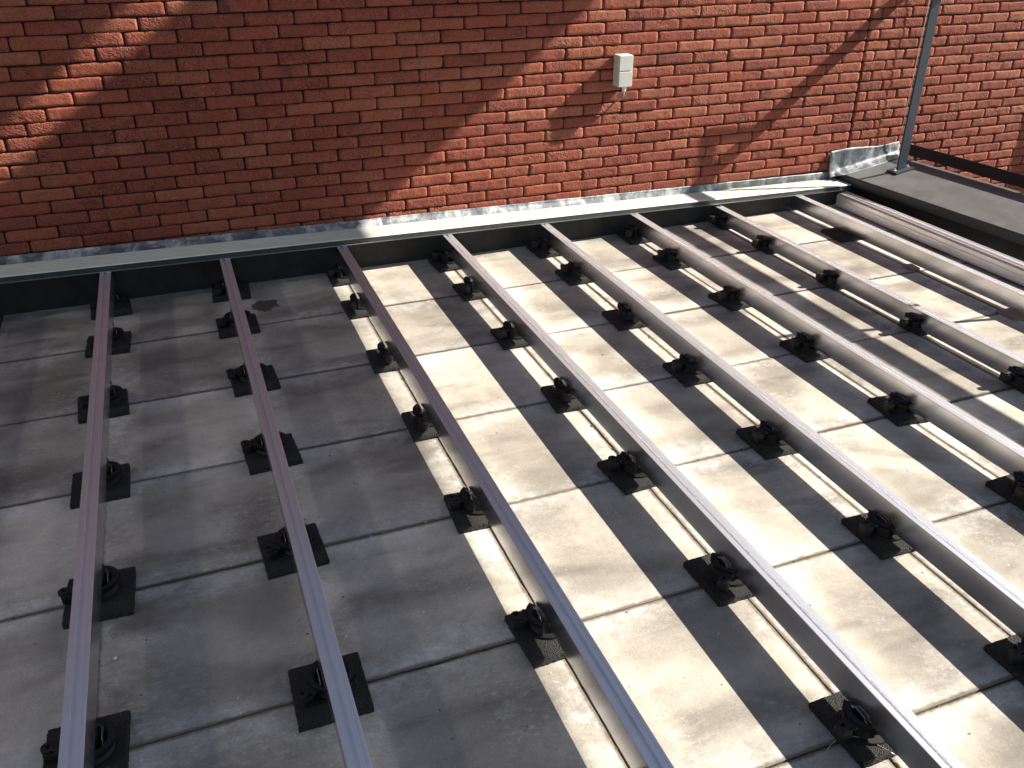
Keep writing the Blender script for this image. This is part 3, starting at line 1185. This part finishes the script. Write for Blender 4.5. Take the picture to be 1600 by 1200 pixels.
HZ = 1.319
HX = 4.935 - PXR
for pi, py in enumerate((-0.13, -1.69, -3.25, -4.81)):
    zc = copz(PXR, py)
    po = MB()
    po.box(-0.0285, 0.0285, -0.006, 0.006, zc + 0.010 - 0.19, HZ + 0.02 - 0.19, 0.0015)
    p_ = po.build("post", POSTM, rl, loc=(0, py + 0.13, 0))
    bp = MB()
    tl = math.atan((ZO - ZI) / XW)
    Mt = Matrix.Translation((0, 0, zc - 0.19)) @ Matrix.Rotation(-tl, 4, 'Y')
    bp.box(-0.062, 0.062, -0.040, 0.040, 0.0015, 0.0105, 0.0012, M4=Mt)
    b_ = bp.build("base_plate", POSTM, p_)
    for bx in (-0.043, 0.043):
        bo_ = MB()
        bo_.lathe([(0.0, 0.0108), (0.014, 0.0108), (0.014, 0.0130), (0.0, 0.0130)], 20, M4=Mt @ Matrix.Translation((bx, 0, 0)))
        bo_.lathe([(0.0, 0.0131), (0.0088, 0.0131), (0.0088, 0.0205), (0.0065, 0.0218), (0.0, 0.0218)], 6, M4=Mt @ Matrix.Translation((bx, 0, 0)))
        bo_.build("bolt", STEEL, p_)
hr = MB()
hr.box(HX - 0.025, HX + 0.025, -5.6, 0.185, HZ - 0.028 - 0.19, HZ + 0.028 - 0.19, 0.003)
hr.build("handrail", POSTM, rl)
for py in (-0.13, -1.69, -3.25, -4.81):
    am = MB()
    am.box(0.0295, HX - 0.0255, -0.005, 0.005, HZ - 0.02 - 0.19, HZ + 0.015 - 0.19, 0.001)
    am.build("bracket_arm", POSTM, rl, loc=(0, py + 0.13, 0))

# thin wire hanging beside the post
m_ = MB()
m_.tube([(4.777, 0.062, 0.278), (4.782, 0.064, 0.55), (4.787, 0.066, 0.85), (4.796, 0.068, 1.5), (4.802, 0.070, 2.6)], 0.0019, 6)
tag(m_.build("hanging_wire", PALE, smooth=180), "thin pale wire hanging in front of the bricks beside the railing post", "wire")

# ------------------------------------------------------------------ switch box on the wall
bxr = thing("switch_box", "white two-part weatherproof switch box fixed on the brick wall", "switch box", (2.965, WY, 0.795), 0)
BD = 0.066
hb = MB()
hb.box(-0.037, 0.037, -BD + 0.008, -0.001, -0.073, 0.073, 0.004)
hb.build("housing", WHITE, bxr)
for z0, z1 in ((0.0018, 0.072), (-0.072, -0.0018)):
    c_ = MB()
    c_.box(-0.0360, 0.0360, -BD, -BD + 0.0075, z0, z1, 0.0022)
    c_.build("cover", WHITE, bxr)
gl = MB()
Tg = Matrix.Translation((0.012, -0.030, 0))
gl.lathe([(0.0, -0.0745), (0.0125, -0.0745), (0.0125, -0.084), (0.0105, -0.086), (0.0105, -0.094), (0.008, -0.101), (0.0, -0.101)], 18, M4=Tg)
gl.build("cable_gland", WHITE, bxr, smooth=35)
cb = MB()
cb.tube([(0.012, -0.030, -0.098), (0.012, -0.030, -0.115), (0.010, -0.026, -0.128), (0.002, -0.016, -0.139), (-0.008, -0.004, -0.146), (-0.014, 0.012, -0.150)], 0.0048, 10)
cb.build("cable", GREYC, bxr, smooth=180)

# ------------------------------------------------------------------ small things lying about
bm = bmesh.new()
bmesh.ops.create_icosphere(bm, subdivisions=2, radius=0.0055)
for v in bm.verts:
    v.co *= random.uniform(0.75, 1.2)
    v.co.z *= 0.7
m_ = MB(); m_.add_bm(bm)
tag(m_.build("pebble", PALE, loc=(0.541, -2.245, 0.004), smooth=180), "small white pebble lying close beside the leftmost rail", "pebble")
m_ = MB()
arc = []
for i in range(16):
    t = i / 15
    arc.append((1.880 + 0.125 * t, -3.040 + 0.030 * math.sin(t * math.pi * 0.7) - 0.085 * t * t, 0.016 + 0.012 * math.sin(t * math.pi)))
m_.tube(arc, 0.0006, 6)
tag(m_.build("wire_offcut", STEEL, smooth=180), "thin curved wire offcut lying over the nearest pad of the fourth rail", "wire")
for q in range(90):
    pass
# paint and mortar crumbs too many to count
m_ = MB()
for q in range(260):
    x, y = random.uniform(-0.3, 4.2), random.uniform(-3.5, -0.1)
    s = random.choice([0.0008, 0.001, 0.0013, 0.0018, 0.0026])
    bm = bmesh.new()
    bmesh.ops.create_icosphere(bm, subdivisions=1, radius=1)
    for v in bm.verts:
        v.co = Vector((x + v.co.x * s * random.uniform(.6, 1.6), y + v.co.y * s * random.uniform(.6, 1.6), 0.0008 + v.co.z * s * 0.5))
    m_.add_bm(bm, 0 if random.random() < 0.6 else 1)
o = m_.build("crumbs", [PALE, JOINT])
o['label'] = "tiny pale and brown crumbs scattered over the concrete slabs"
o['category'] = "debris"
o['kind'] = 'stuff'

# ------------------------------------------------------------------ out of view: glazed front on the left that mirrors the sun
GX = -4.2
gf = thing("glazed_front", "tall glazed house front beyond the left photo edge mirroring sunlight on to the slabs", "house front", (GX, -2.5, 0))
gm = NT("window_glass")
gm.set('Base Color', (0.030, 0.032, 0.035)); gm.set('Metallic', 1.0); gm.set('Roughness', 0.095)
for q in range(1):
    w_ = MB()
    w_.box(-0.03, 0.0, -6.0, 4.5, 3.25, 4.62)
    w_.build("glass_pane", gm.mat, gf)
m_ = MB()
m_.box(-0.30, -0.03, -6.3, 4.8, -3.2, 6.0)
m_.build("wall", SLATE, gf)

# ------------------------------------------------------------------ out of view: added stand-in screen, sized to shade wall and slabs
XS = 6.3
sc_ = thing("unseen_shade_caster", "unseen raised screen added beyond the parapet to throw the broad diagonal shade", "screen", (XS, -3.0, 4.6))


def zs(s):
    return (XS - s) * 0.79


p_ = MB()
p_.box(-0.02, 0.02, -5.0, 3.06, zs(1.40) - 4.6, zs(-0.46) - 4.6, 0.004)
p_.build("panel", SCREEN, sc_)
p_ = MB()
p_.box(-0.03, 0.03, -5.0, 3.06, zs(-0.70) - 4.6, zs(-1.9) - 4.6, 0.004)
p_.build("top_panel", SCREEN, sc_)
p_ = MB()
p_.box(-0.025, 0.025, -1.30, -1.045, zs(-0.44) - 4.6, zs(-0.72) - 4.6, 0.003)  # added to block the sun in part of the slit between panels
p_.build("slit_blocker", SCREEN, sc_)
for y in (-4.98, 3.0):
    p_ = MB()
    p_.box(0.025, 0.075, y - 0.025, y + 0.025, -3.2 - 4.6, zs(-1.9) - 4.6, 0.003)
    p_.build("post", POSTM, sc_)
